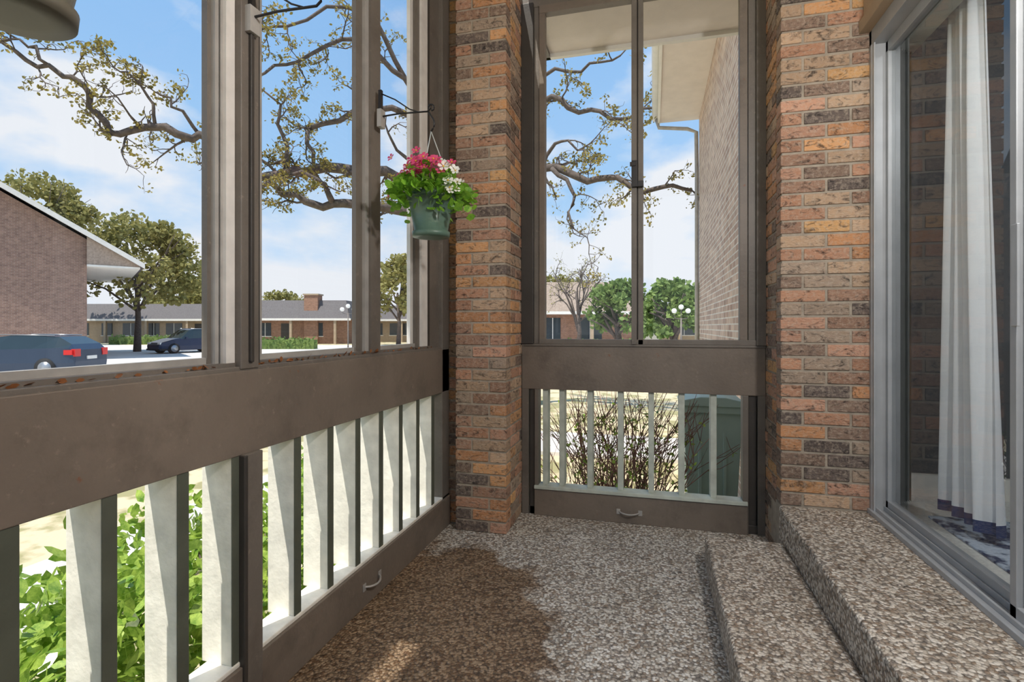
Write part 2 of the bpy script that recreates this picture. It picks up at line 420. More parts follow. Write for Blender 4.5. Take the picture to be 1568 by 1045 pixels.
def handle(name, c, ax):
    mb = MB(name)
    pts = []
    for k in range(9):
        t = k/8; a = -.06+.12*t; o = .03*math.sin(math.pi*t)**.6
        pts.append((c[0]+(a if ax == 'x' else o), c[1]+(a if ax == 'y' else -o), c[2]-.006*math.sin(math.pi*t)))
    mb.tube(pts, .005, 'alu', 8)
    for sgn in (-1, 1):
        if ax == 'x': mb.box(c[0]+sgn*.065-.012, c[0]+sgn*.065+.012, c[1]-.004, c[1]+.0, c[2]-.016, c[2]+.016, 'alu')
        else: mb.box(c[0], c[0]+.004, c[1]+sgn*.065-.012, c[1]+sgn*.065+.012, c[2]-.016, c[2]+.016, 'alu')
    mb.build(bevel=.002)
handle('pull_handle', (-1.19, 2.06, .085), 'y')
handle('pull_handle', (-.14, 3.26, .07), 'x')

def win_left(name, stiles, panes, y0, y1):
    mb = MB(name)
    mb.box(-1.30, -1.22, y0, y1, 1.078, 1.09, 'frame'); mb.box(-1.30, -1.215, y0, y1, 3.17, 3.22, 'frame')
    for a, b, x0, x1, mt in stiles: mb.box(x0, x1, a, b, 1.08, 3.2, mt)
    for a, b, x in panes:
        mb.box(x-.012, x+.012, a, b, 1.088, 1.108, 'alu'); mb.box(x-.012, x+.012, a, b, 3.15, 3.19, 'alu')
        mb.add([(x, a, 1.10), (x, b, 1.10), (x, b, 3.17), (x, a, 3.17)], [(0, 1, 2, 3)], 'glass')
    return mb.build()
Y = ywall
st = [(Y(315, 1.26), Y(326, 1.26), -1.275, -1.255, 'frame'), (Y(327, 1.245), Y(334, 1.245), -1.26, -1.24, 'alu'), (Y(335, 1.24), Y(338, 1.24), -1.27, -1.24, 'frame_dark'), (Y(338, 1.235), Y(345, 1.235), -1.26, -1.235, 'alu'),
      (Y(347, 1.22), 1.314, -1.29, -1.222, 'alu_lt'), (Y(325, 1.28), 1.314, -1.30, -1.285, 'frame')]
win_left('window_1', st+[(.03, .09, -1.29, -1.22, 'alu')], [(.06, 1.25, -1.27)], .03, 1.314)
win_left('window_4', [(-1.48, -1.42, -1.29, -1.22, 'alu'), (-.12, -.05, -1.29, -1.22, 'alu'), (-.8, -.72, -1.29, -1.24, 'frame')], [(-1.45, -.1, -1.27)], -1.5, -.05)
st = [(1.39, 1.405, -1.28, -1.21, 'frame_dark'), (1.40, Y(397, 1.26), -1.28, -1.25, 'alu'),
      (Y(545, 1.25), Y(555, 1.25), -1.27, -1.25, 'frame'), (Y(555, 1.25), Y(559, 1.25), -1.275, -1.25, 'frame_dark'), (Y(559, 1.235), Y(567, 1.235), -1.255, -1.235, 'alu'),
      (Y(569, 1.22), Y(583, 1.22), -1.245, -1.222, 'frame'), (Y(628, 1.25), Y(634, 1.25), -1.27, -1.25, 'alu_lt'),
      (Y(636, 1.235), Y(644, 1.235), -1.255, -1.235, 'frame'), (Y(646, 1.22), Y(655, 1.22), -1.245, -1.222, 'alu_lt'), (Y(655, 1.22), Y(658, 1.22), -1.25, -1.221, 'frame_dark'),
      (Y(658, 1.22), 2.885, -1.30, -1.222, 'frame')]
win_left('window_2', st, [(1.41, Y(550, 1.27), -1.27), (Y(575, 1.25), Y(632, 1.25), -1.25)], 1.39, 2.88)

# ---------------------------------------------------------------- back wall
mb = MB('wall_back')
X0, X1 = -.815, .622
mb.box(X0, X1, 3.27, 3.36, .80, 1.08, 'taupe')
mb.box(X0, X1, 3.262, 3.37, 1.075, 1.09, 'frame')
mb.box(X0, X1, 3.28, 3.36, .0, .05, 'frame_dark')
mb.box(-.73, .525, 3.26, 3.34, .0, .165, 'taupe')
mb.box(-.73, .525, 3.25, 3.35, .168, .19, 'slat_pale')
mb.box(X0, -.77, 3.27, 3.36, 0, .8, 'frame'); mb.box(-.765, -.72, 3.28, 3.36, 0, .8, 'frame_dark'); mb.box(-.73, -.705, 3.265, 3.35, .165, .8, 'frame')
mb.box(.58, X1, 3.27, 3.36, 0, .8, 'frame'); mb.box(.53, .575, 3.285, 3.36, 0, .8, 'frame_dark'); mb.box(.50, .53, 3.265, 3.35, 0, .8, 'frame')
mb.box(X0, X1, 3.27, 3.38, 3.24, CZ, 'frame')
mb.box(X0, -.735, 3.25, 3.36, 1.09, 3.26, 'frame_dark'); mb.box(.57, X1, 3.25, 3.36, 1.09, 3.26, 'frame')
mb.build(bevel=.003)
mb = MB('louver_slats')
for x in (-.665, -.558, -.381, -.194, -.011, .165, .344):
    mb.box(x-.017, x+.017, 3.29, 3.37, .19, .8, 'slat_pale')
mb.build(bevel=.002)
mb = MB('window_3')
mb.box(-.735, -.70, 3.275, 3.34, 1.09, 3.24, 'frame'); mb.box(-.70, -.663, 3.265, 3.32, 1.09, 3.24, 'taupe')
mb.box(.483, .525, 3.265, 3.32, 1.09, 3.24, 'taupe'); mb.box(.53, .57, 3.275, 3.34, 1.09, 3.24, 'frame')
mb.box(-.127, -.095, 3.255, 3.30, 1.09, 3.24, 'frame'); mb.box(-.095, -.088, 3.27, 3.31, 1.09, 3.24, 'frame_dark'); mb.box(-.088, -.0575, 3.262, 3.31, 1.09, 3.24, 'frame')
mb.box(-.70, .57, 3.262, 3.32, 1.09, 1.12, 'frame'); mb.box(-.7, .57, 3.262, 3.32, 3.19, 3.24, 'taupe')
mb.add([(-.665, 3.29, 1.11), (-.12, 3.29, 1.11), (-.12, 3.29, 3.2), (-.665, 3.29, 3.2)], [(0, 1, 2, 3)], 'glass')
mb.add([(-.07, 3.30, 1.11), (.49, 3.30, 1.11), (.49, 3.30, 3.2), (-.07, 3.30, 3.2)], [(0, 1, 2, 3)], 'glass')
mb.box(-.125, -.09, 3.235, 3.257, 2.04, 2.2, 'metal'); mb.box(-.09, -.055, 3.235, 3.257, 2.04, 2.075, 'metal'); mb.box(-.135, -.10, 3.23, 3.245, 2.165, 2.19, 'metal')
mb.build(bevel=.002)

mb = MB('wall_front')
mb.box(-1.31, 1.2, -1.7, -1.6, 0, 1.07, 'taupe'); mb.box(-1.31, 1.2, -1.7, -1.6, 3.17, CZ, 'frame')
mb.box(-1.31, -1.2, -1.7, -1.6, 1.07, 3.17, 'frame'); mb.box(-.1, 0, -1.7, -1.6, 1.07, 3.17, 'frame')
mb.build()
# ---------------------------------------------------------------- right wall with sliding door
mb = MB('wall_right')
mb.box(1.01, 1.13, -1.6, .85, .3, CZ, 'mortar')
brick_run(mb, 'y', -1.6, .85, 1.0, 1.1, .305, CZ)
mb.build()
mb = MB('trim_1')
mb.box(.985, 1.13, .85, 2.9, 2.62, CZ, 'tan'); mb.box(.965, .99, .85, 2.9, 2.62, 2.68, 'tan'); mb.box(.975, .99, .85, 2.9, 2.9, 2.93, 'frame')
mb.build(bevel=.003)
mb = MB('door_1')
F = 'doorframe'
mb.box(1.01, 1.13, 2.872, 2.898, .3, 2.62, F); mb.box(1.01, 1.13, .85, .91, .3, 2.62, F)
mb.box(1.012, 1.02, 2.85, 2.873, .3, 2.6, F)
mb.box(1.01, 1.13, .85, 2.898, 2.55, 2.62, F)
mb.box(1.0, 1.13, .85, 2.898, .30, .322, F); mb.box(1.02, 1.03, .85, 2.898, .322, .34, F); mb.box(1.06, 1.067, .85, 2.898, .322, .345, F)
mb.box(1.10, 1.112, .85, 2.898, .322, .345, F)
def panel(x, y0, y1, w=.055):
    mb.box(x-.016, x+.016, y0, y0+w, .335, 2.55, F); mb.box(x-.016, x+.016, y1-w*.5, y1, .335, 2.55, F)
    mb.box(x-.016, x+.016, y0, y1, .335, .375, F); mb.box(x-.016, x+.016, y0, y1, 2.50, 2.55, F)
    mb.add([(x, y0, .36), (x, y1, .36), (x, y1, 2.52), (x, y0, 2.52)], [(0, 1, 2, 3)], 'doorglass')
panel(1.085, 1.84, 2.87, .045); panel(1.045, .91, 1.90, .06)
mb.box(1.02, 1.028, 1.85, 1.88, 1.2, 1.5, F)
mb.build(bevel=.002)

# interior room
mb = MB('living_room_shell')
mb.box(1.14, 5.2, -1.6, 3.3, .2, .31, 'carpet'); mb.box(1.14, 5.2, -1.6, 3.3, 3.0, 3.1, 'inwall')
mb.box(5.2, 5.3, -1.6, 3.3, .2, 3.1, 'inwall'); mb.box(1.14, 5.3, 3.25, 3.35, .2, 3.1, 'inwall'); mb.box(1.14, 5.3, -1.7, -1.6, .2, 3.1, 'inwall')
mb.box(1.14, 1.2, -1.6, .85, .31, 3.0, 'inwall'); mb.box(1.14, 1.2, 3.08, 3.3, .31, 3.0, 'inwall'); mb.box(1.14, 1.2, .85, 3.08, 2.66, 3.0, 'inwall')
mb.box(1.14, 5.2, 3.22, 3.25, .31, .42, 'white')
mb.build()
mb = MB('area_rug'); mb.box(1.235, 4.0, .6, 2.86, .31, .32, 'rug'); mb.build(bevel=.003)
def sheet(name, y0, y1, yb0, yb1, x, z0, z1, folds, amp, band=.0):
    mb = MB(name); nu, nv = 90, 48; v = []
    for j in range(nv+1):
        t = j/nv; z = z0+(z1-z0)*t
        e = (1-t)**2
        for i in range(nu+1):
            s_ = i/nu
            yy = (y0+(y1-y0)*s_)*(1-e)+(yb0+(yb1-yb0)*s_)*e
            xx = x+amp*(.6+.6*(1-t))*math.sin(s_*folds*2*math.pi+.6*math.sin(3*t))+.3*amp*math.sin(s_*folds*4.7+2*t)
            v.append((xx, yy, z))
    fa, fb = [], []
    for j in range(nv):
        for i in range(nu):
            q = (j*(nu+1)+i, j*(nu+1)+i+1, (j+1)*(nu+1)+i+1, (j+1)*(nu+1)+i)
            (fb if j < 1 and band else fa).append(q)
    mb.add(v, fa, 'curtain', None, True)
    if fb:
        mb.add(v, fb, 'navy', None, True)
    mb.tube([(x, 1.0, z1+.01), (x, 3.1, z1+.01)], .014, 'metal', 8)
    return mb.build()
sheet('curtain', 2.60, 2.84, 2.50, 2.86, 1.31, .36, 2.66, 4, .032, .08)
mb = MB('vertical_blinds')
for k in range(7):
    xx = 1.15+.012*k; y = 2.93
    mb.add([(xx, y+.010*k, .34), (xx+.012, y+.08+.010*k, .34), (xx+.012, y+.08+.010*k, 2.55), (xx, y+.010*k, 2.55)], [(0, 1, 2, 3)], 'blind')
mb.box(1.15, 1.24, .95, 3.05, 2.55, 2.6, 'blind')
mb.build()
mb = MB('sofa')
mb.box(3.0, 3.9, .9, 2.9, .36, .75, 'sofa'); mb.box(3.7, 3.95, .9, 2.9, .75, 1.15, 'sofa'); mb.box(3.0, 3.9, 2.7, 2.92, .75, .95, 'sofa'); mb.box(3.0, 3.9, .88, 1.1, .75, .95, 'sofa')
mb.box(3.0, 3.7, 1.12, 1.89, .75, .86, 'sofa'); mb.box(3.0, 3.7, 1.91, 2.68, .75, .86, 'sofa')
for a in (3.05, 3.85):
    for b_ in (.95, 2.8): mb.box(a-.03, a+.03, b_-.03, b_+.03, .32, .37, 'metal')
mb.build(bevel=.03)

# ---------------------------------------------------------------- plant hangers
def bracket(name, y, tipx=-.963, z=2.15):
    mb = MB(name)
    mb.box(-1.20, -1.18, y-.02, y+.02, z-.05, z+.03, 'alu')
    mb.tube([(-1.2, y, z), (-1.1, y, z+.005), (tipx, y, z), (tipx+.015, y, z+.012), (tipx+.02, y, z+.03)], .004, 'metal', 8)
    mb.tube([(-1.2, y, z+.11), (-1.12, y, z+.07), (-1.05, y, z+.02), (-1.0, y, z)], .003, 'metal', 8)
    mb.box(-1.20, -1.185, y-.008, y+.008, z-.02, z+.12, 'metal')
    return mb
bracket('plant_bracket', 2.14).build(); bracket('plant_bracket', 1.35).build(); bracket('plant_bracket', .60, -1.0).build()

def hanging(name, cx, cy, zb, potmat, seed, flowers=True):
    e = empty(name); rg = random.Random(seed)
    rt, rb, hp = .103, .072, .185; zt = zb+hp
    mb = MB('pot')
    mb.lathe([(rb*.6, zb-.004), (rb*1.12, zb-.002), (rb*1.15, zb+.02), (rb, zb+.022), (rt*.97, zt-.025), (rt*1.05, zt-.025), (rt*1.06, zt), (rt*.97, zt), (rt*.94, zt-.03)], cx, cy, potmat, 40)
    mb.lathe([(rt*.93, zt-.035), (rt*.93, zt-.03)], cx, cy, 'soil', 32)
    mb.build(e)
    mb = MB('hanger')
    top = (cx, cy, 2.06)
    for k in range(3):
        a = 2*math.pi*k/3+.5
        mb.tube([(cx+rt*1.04*math.cos(a), cy+rt*1.04*math.sin(a), zt-.01), (cx+.03*math.cos(a), cy+.03*math.sin(a), zt+.2), top], .0022, 'chain', 6)
    pts = [(cx+.016*math.sin(t*.5), cy, 2.06+.011*t) for t in range(9)]
    mb.tube(pts, .004, 'metal', 8)
    pts = [(cx+.014*math.cos(a), cy, 2.165+.014*math.sin(a)) for a in [i*.5-1.5 for i in range(11)]]
    mb.tube(pts, .004, 'metal', 8)
    mb.build(e)
    mb = MB('foliage')
    for i in range(620 if flowers else 260):
        a = rg.uniform(0, 2*math.pi); rr = rt*(1.5 if flowers else .85)*math.sqrt(rg.random())
        zz = zt+rg.uniform(-.02, .13)*(1-(rr/(rt*1.6))**2)+rg.uniform(-.03, .02)
        if flowers and rg.random() < .25: rr *= 1.2; zz = zt+rg.uniform(-.09, .03)
        p = Vector((cx+rr*math.cos(a), cy+rr*math.sin(a), zz))
        d = Vector((math.cos(a)+rg.gauss(0, .4), math.sin(a)+rg.gauss(0, .4), rg.uniform(-.5, .7) if flowers else rg.uniform(.5, 1.5)))
        mb.leaf(p, rg.uniform(.028, .052), 'plant', rg, .75, d)
    for i in range(26):
        a = rg.uniform(0, 2*math.pi)
        mb.tube([(cx+.02*math.cos(a), cy+.02*math.sin(a), zt-.03), (cx+.05*math.cos(a), cy+.05*math.sin(a), zt+.06), (cx+.09*math.cos(a), cy+.09*math.sin(a), zt+.07)], .002, 'plant', 5)
    mb.build(e)
    if flowers:
        mb = MB('flowers')
        def flower(p, r, mt, nrm):
            nrm = nrm.normalized(); x = nrm.cross(Vector((0.2, .1, 1))).normalized(); y = nrm.cross(x)
            for k in range(5):
                a = 2*math.pi*k/5; q = []
                for da, rr in ((0, .08), (-.5, .7), (-.25, 1.0), (.25, 1.0), (.5, .7)):
                    q.append(tuple(p+(x*math.cos(a+da)+y*math.sin(a+da))*r*rr+nrm*r*.25*rr))
                mb.add(q, [(0, 1, 2, 3, 4)], mt)
            mb.tube([tuple(p), tuple(p+nrm*r*.25)], r*.14, 'yellow', 6)
        for i in range(70):
            s_ = rg.gauss(-.03, .05); t_ = rg.gauss(0, .05)
            p = Vector((cx+s_, cy+t_-.03, zt+.125+rg.uniform(-.035, .035)-abs(s_)*.3))
            flower(p, rg.uniform(.018, .026), 'pink', Vector((s_*4, -.8+t_*3, .7+rg.uniform(-.3, .3))))
        for i in range(8):
            p = Vector((cx-.17+rg.uniform(-.02, .02), cy-.02, zt+.03+rg.uniform(-.03, .03)))
            flower(p, .02, 'pink', Vector((-.4, -1, .4)))
        for i in range(17):
            p = Vector((cx+.12+rg.gauss(0, .025), cy-.08+rg.gauss(0, .02), zt+.03+rg.gauss(0, .03)))
            flower(p, rg.uniform(.017, .025), 'whitep', Vector((.3+rg.gauss(0, .3), -1, .4)))
        for i in range(4):
            p = Vector((cx+.08+rg.gauss(0, .02), cy-.03, zt+.12+rg.gauss(0, .01)))
            flower(p, .018, 'whitep', Vector((.2, -1, .6)))
        mb.build(e)
    return e
hanging('hanging_flower_basket', -.945, 2.14, 1.595, 'pot', 3)
hanging('hanging_flower_basket', -.985, .60, 1.70, 'pot2', 5, False)

mb = MB('dry_leaf_litter'); rg = random.Random(9)
for i in range(90):
    y = rg.uniform(.3, 2.8)
    mb.leaf((rg.uniform(-1.219, -1.210), y, 1.081), rg.uniform(.010, .028), 'dry', rg, .55, Vector((abs(rg.gauss(0, .3)), rg.gauss(0, 1), rg.uniform(0, .4))))
mb.build()

# made-up sconce added as porch fill, and a second fill light indoors
sy_ = .72
e = empty('porch_fill_lamp')
mb = MB('added_fixture'); mb.box(.985, 1.0, sy_-.05, sy_+.05, 2.42, 2.62, 'metal'); mb.tube([(.99, sy_, 2.6), (.93, sy_, 2.68), (.93, sy_, 2.62)], .008, 'metal', 8)
mb.lathe([(.02, 2.62), (.07, 2.60), (.075, 2.585), (.07, 2.58)], .93, sy_, 'metal', 24); mb.build(e)
l = bpy.data.lights.new('lamp', 'POINT'); l.energy = 112; l.shadow_soft_size = .07; l.color = (1, .975, .95)
o = bpy.data.objects.new('lamp', l); o.location = (.93, sy_, 2.48); scene.collection.objects.link(o); o.parent = e
e = empty('living_room_fill_lamp')  # invented light, added to brighten the curtain and room behind the door
mb = MB('added_fixture'); mb.lathe([(.05, 2.93), (.16, 2.94), (.17, 2.97), (.17, 3.0)], 2.1, 1.0, 'white', 32); mb.build(e)
l = bpy.data.lights.new('lamp', 'POINT'); l.energy = 45; l.shadow_soft_size = .12; l.color = (.95, .98, 1)
o = bpy.data.objects.new('lamp', l); o.location = (2.1, 1.0, 2.78); scene.collection.objects.link(o); o.parent = e

# ================================================================ EXTERIOR
mb = MB('ground'); mb.add([(-140, -40, GZ), (90, -40, GZ), (90, 170, GZ), (-140, 170, GZ)], [(0, 1, 2, 3)], 'grass'); mb.build()
mb = MB('road', W)
mb.add([(-90, 15.5, GZ+.02), (90, 15.5, GZ+.02), (90, 50, GZ+.02), (-90, 50, GZ+.02)], [(0, 1, 2, 3)], 'road')
mb.build()
mb = MB('sidewalk'); mb.box(-4.4, -3.2, -6, 9.5, GZ, GZ+.05, 'road'); mb.box(-3.2, .78, 7.2, 8.6, GZ, GZ+.05, 'road'); mb.build()

mb = MB('neighbor_building')
mb.box(.8, 6, 3.42, 10, GZ, 4.95, 'brickX')
mb.box(.12, 6, 3.42, 10.05, 4.95, 5.0, 'soffit'); mb.box(.08, .12, 3.42, 10.1, 4.92, 5.12, 'white')
mb.add([(.05, 3.42, 5.12), (.05, 10.1, 5.12), (3.5, 10.1, 6.6), (3.5, 3.42, 6.6)], [(0, 1, 2, 3)], 'roof')
mb.tube([(.04, 3.5, 5.06), (.04, 10.1, 5.06)], .06, 'white', 8)
mb.tube([(.06, 10.0, 5.0), (.10, 10.0, 4.85), (.6, 10.0, 4.78), (.75, 9.98, 4.7), (.76, 9.98, 4.0), (.76, 9.98, -.5)], .035, 'alu', 8)
mb.build()

# house on the left: x along facade from the near-right corner, y away from the viewer
def WH(p):
    x, y, z = p; ca, sa = math.cos(HA), math.sin(HA)
    return W((-22.7+x*ca-y*sa, 28+x*sa+y*ca, z))
mb = MB('neighbor_house', WH)
E0 = 4.7
zr = lambda x: E0+(2.5-x)*.62
mb.prism([(-17, GZ), (0, GZ), (0, zr(0)-.4), (-9, zr(-9)-.4), (-17, zr(-1)-.4)], 0, 12, 'brickF')
mb.prism([(2.5, zr(2.5)), (2.5, zr(2.5)-.2), (-9, zr(-9)-.2), (-9, zr(-9))], -.5, 12.5, 'roof')
mb.prism([(-20.5, zr(2.5)), (-20.5, zr(2.5)-.2), (-9, zr(-9)-.2), (-9, zr(-9))], -.5, 12.5, 'roof')
mb.prism([(2.5, zr(2.5)-.02), (2.5, zr(2.5)-.3), (-9, zr(-9)-.3), (-9, zr(-9)-.02)], -.62, -.5, 'white')
mb.box(0, 2.3, -.4, 12, zr(2.5)-.32, zr(2.5)-.22, 'white')
mb.prism([(0, zr(2.5)-.3), (2.3, zr(2.5)-.3), (2.3, zr(2.5)-.15), (0, zr(0)-.3)], -.35, -.2, 'roof2')
mb.build()

def row_building(name, d, r0, r1, eave, top, wall, roofm, seed, chim=None, dep=9):
    rg = random.Random(seed); mb = MB(name, W)
    mb.box(r0, r1, d, d+dep, GZ, eave, wall)
    v = [(r0-.6, d-.8, eave), (r1+.6, d-.8, eave), (r1+.6, d+dep+.8, eave), (r0-.6, d+dep+.8, eave), (r0+.2, d+.3, top), (r1-.2, d+.3, top), (r1-.2, d+dep-.5, top), (r0+.2, d+dep-.5, top)]
    mb.add(v, [(3, 2, 1, 0), (4, 5, 6, 7), (0, 1, 5, 4), (1, 2, 6, 5), (2, 3, 7, 6), (3, 0, 4, 7)], roofm)
    mb.box(r0-.65, r1+.65, d-.86, d-.8, eave-.1, eave+.12, 'white')
    x = r0+1
    while x < r1-2:
        w = rg.choice([1.2, 1.8, 2.6]); k = rg.random()
        if k < .6: mb.box(x, x+w, d-.03, d, .2, eave-.35, 'darkwin'); mb.box(x-.08, x+w+.08, d-.05, d-.03, .12, .2, 'white'); mb.box(x+w/2-.03, x+w/2+.03, d-.05, d-.03, .2, eave-.35, 'white')
        elif k < .8: mb.box(x, x+1.1, d-.03, d, GZ, eave-.4, 'frame_dark')
        else: mb.box(x, x+2.4, d-.03, d, GZ, eave-.5, 'white'); w = 2.4
        x += w+rg.uniform(.7, 1.6)
    x = r0
    while x < r1: mb.box(x-.12, x+.12, d-.75, d-.5, GZ, eave, 'tan'); x += 4.5
    for c in (chim or []):
        mb.box(c, c+1.4, d-.3, d+1, GZ, top+.5, 'brickA'); mb.box(c-.1, c+1.5, d-.4, d+1.1, top+.5, top+.65, 'tan')
    mb.build()
row_building('apartment_building', 58, -49, -28.5, 1.9, 3.7, 'tan', 'roof', 1)
row_building('apartment_building', 54, -27, -17, 1.9, 3.9, 'brickA', 'roof', 2, [-21.3])
row_building('apartment_building', 60, -17, -6, 1.9, 3.6, 'tan', 'roof', 3)
row_building('apartment_building', 40, 1.5, 9.5, 2.2, 4.6, 'brickA', 'roof2', 4)
row_building('apartment_building', 60, 10, 26, 2.0, 3.8, 'tan', 'roof', 5)

# trees
def grow(mb, p, d, L, r, lvl, rg, leafm, lsize, nleaf, bark='bark', droop=0.0, spread=.12, keep=.75):
    n = 6; pts = [Vector(p)]; d = Vector(d).normalized(); rads = [r]
    for i in range(n):
        d = (d+Vector((rg.gauss(0, .38), rg.gauss(0, .38), rg.gauss(0, .38)-droop))).normalized()
        pts.append(pts[-1]+d*L/n); rads.append(r*(1-.7*(i+1)/n))
    mb.tube(pts, rads, bark, 5, False)
    if lvl > 0:
        for i in range(1, n+1):
            for _ in range(rg.choice([1, 1, 2])):
                nd = (d+Vector((rg.gauss(0, .8), rg.gauss(0, .8), rg.gauss(0.1, .7)))).normalized()
                grow(mb, pts[i], nd, L*rg.uniform(.3, .55), max(rads[i]*.6, .006), lvl-1, rg, leafm, lsize, nleaf, bark, droop, spread, keep)
    if lvl <= 0:
        for q in pts[3::2]:
            if rg.random() < keep:
                for _ in range(rg.randint(nleaf//2, nleaf)):
                    mb.leaf(q+Vector((rg.gauss(0, spread), rg.gauss(0, spread), rg.gauss(0, spread*.6))), lsize*rg.uniform(.6, 1.3), leafm, rg, .6)

rg = random.Random(21)
mb = MB('live_oak_tree')
def PL(*pts): return [Vector(P(*q)) for q in pts]
mb.tube(PL((745, 640, 11), (748, 560, 11), (742, 460, 11), (745, 380, 11), (745, 320, 11)), [.42, .33, .3, .3, .28], 'bark', 12)
mains = [
 (PL((745, 340, 11), (690, 300, 10.8), (640, 285, 10.5), (590, 262, 10.2), (545, 262, 10), (500, 256, 10), (465, 266, 9.8), (430, 268, 9.6), (395, 272, 9.5), (340, 235, 9.3), (305, 206, 9.2), (270, 205, 9), (238, 195, 9), (200, 200, 8.8), (168, 203, 8.7), (150, 175, 8.6), (138, 145, 8.5), (110, 118, 8.4), (75, 100, 8.3), (40, 92, 8.2), (0, 62, 8)), .12, .03),
 (PL((745, 350, 11), (700, 335, 10.6), (640, 325, 10), (590, 318, 9.8), (545, 313, 9.6), (510, 312, 9.5), (478, 312, 9.4), (455, 298, 9.3), (425, 288, 9.2), (395, 287, 9.1), (360, 300, 9)), .12, .035),
 (PL((745, 330, 11), (715, 240, 10.8), (660, 190, 10.5), (600, 165, 10.2), (560, 160, 10), (520, 185, 9.9), (478, 195, 9.8), (470, 220, 9.7), (480, 250, 9.7)), .08, .035),
 (PL((660, 190, 10.5), (620, 120, 10.2), (580, 85, 10), (545, 60, 9.8), (500, 70, 9.6), (455, 95, 9.4), (420, 100, 9.2), (390, 120, 9)), .06, .02),
 (PL((620, 120, 10.2), (590, 60, 10), (560, 20, 9.8), (500, 10, 9.5), (440, 40, 9.2), (400, 45, 9)), .05, .02),
 (PL((510, 312, 9.5), (500, 290, 9.4), (485, 275, 9.3), (440, 270, 9.2)), .06, .03),
 (PL((745, 330, 11), (790, 270, 11), (830, 258, 10.8), (865, 262, 10.6), (900, 278, 10.4), (935, 272, 10.2), (965, 285, 10), (1000, 290, 9.8), (1030, 284, 9.6), (1060, 292, 9.5)), .10, .03),
 (PL((745, 325, 11), (780, 200, 11), (815, 160, 10.8), (845, 148, 10.6), (870, 165, 10.5), (905, 168, 10.4), (935, 182, 10.2), (965, 180, 10), (1000, 165, 9.8)), .08, .025),
 (PL((845, 258, 10.7), (868, 275, 10.5), (880, 300, 10.4), (870, 325, 10.3), (878, 350, 10.2)), .05, .02),
 (PL((780, 200, 11), (810, 130, 10.8), (850, 105, 10.6), (890, 110, 10.4), (920, 95, 10.2), (950, 85, 10)), .05, .018),
 (PL((830, 258, 10.8), (850, 220, 10.6), (870, 215, 10.5), (895, 225, 10.3)), .045, .015),
 (PL((238, 195, 9), (235, 160, 8.9), (215, 130, 8.8), (195, 110, 8.7)), .03, .015),
 (PL((305, 206, 9.2), (280, 170, 9), (262, 150, 8.9), (240, 140, 8.8)), .035, .015),
 (PL((75, 100, 8.3), (55, 70, 8.2), (30, 60, 8.1), (10, 50, 8)), .03, .012),
 (PL((430, 268, 9.6), (440, 225, 9.5), (425, 190, 9.4), (430, 160, 9.3), (405, 140, 9.2)), .045, .015),
 (PL((640, 285, 10.5), (620, 240, 10.4), (600, 215, 10.3), (590, 190, 10.2)), .045, .015),
]
for pts, r0, r1 in mains:
    q = [pts[0]]
    for a, b_ in zip(pts, pts[1:]):
        mid = (a+b_)/2+Vector((rg.gauss(0, .03), rg.gauss(0, .03), rg.gauss(0, .06))); q += [mid, b_]
    n = len(q); rad = [r0+(r1-r0)*i/(n-1) for i in range(n)]
    mb.tube(q, rad, 'bark', 8)
    for i in range(3, n, 1):
        if rg.random() < .60:
            t = (q[i]-q[i-1]).normalized()
            d = (t*.6+Vector((rg.gauss(0, .6), rg.gauss(0, .6), rg.gauss(.0, .7))))
            grow(mb, q[i], d, rg.uniform(.5, 1.05), max(.015, rad[i]*.35), 1, rg, 'oakleaf', .062, 13, 'bark', 0, .05, .62)
mb.build()

def blob_tree(name, u, d, ground, zc, rx, rz, leafm, nleaf, lsize, seed, trunk=.25, bare=False):
    rg = random.Random(seed); mb = MB(name)
    bx, by, _ = W(((u-784)/803*d, d, 0))
    mb.tube([(bx, by, ground), (bx+.1, by, ground+(zc-ground)*.4), (bx-.1, by, zc)], [trunk, trunk*.7, trunk*.4], 'bark', 8)
    for k in range(12):
        a = rg.uniform(0, 6.28); el = rg.uniform(.1, 1.0)
        e = Vector((math.cos(a)*rx*.8, math.sin(a)*rx*.8, (el-.3)*rz))
        p0 = Vector((bx, by, ground+(zc-ground)*rg.uniform(.4, .8)))
        p2 = Vector((bx, by, zc))+e
        pm = (p0+p2)/2+Vector((rg.gauss(0, .2), rg.gauss(0, .2), .1*rz))
        mb.tube([p0, pm, p2], [trunk*.4, trunk*.25, .02], 'bark', 5)
        if bare:
            for _ in range(3): grow(mb, pm.lerp(p2, rg.random()), e+Vector((0, 0, 1)), rx*.7, .03, 1, rg, leafm, lsize, 2)
    if not bare:
        cl = []
        for k in range(42):
            a = rg.uniform(0, 6.28); c = rg.uniform(-.55, 1); rr = math.sqrt(max(0, 1-c*c))*rg.uniform(.6, 1)
            cl.append((bx+math.cos(a)*rr*rx*.82, by+math.sin(a)*rr*rx*.82, zc+c*rz*.82, rg.uniform(.16, .3)))
        for i in range(nleaf):
            x, y, z, s_ = cl[i % len(cl)]
            v = Vector((rg.gauss(0, 1), rg.gauss(0, 1), rg.gauss(0, 1))).normalized()*rg.uniform(.6, 1)
            mb.leaf((x+v.x*rx*s_, y+v.y*rx*s_, z+v.z*rz*s_), lsize*rg.uniform(.6, 1.3), leafm, rg, .7)
    mb.build()
blob_tree('street_tree', 210, 37, GZ, 5.2, 4.4, 4.0, 'treeleaf', 8000, .30, 1)
blob_tree('street_tree', 50, 50, GZ, 11.6, 5.5, 4.2, 'treeleaf', 6000, .42, 2)
blob_tree('street_tree', 290, 75, GZ, 4.6, 6.0, 3.0, 'treeleaf', 4000, .5, 3)
blob_tree('street_tree', 610, 50, GZ, 4.4, 3.6, 3.6, 'treeleaf', 3500, .40, 4)
blob_tree('street_tree', 945, 27, GZ, 1.9, 1.9, 1.7, 'treegreen', 3500, .24, 5)
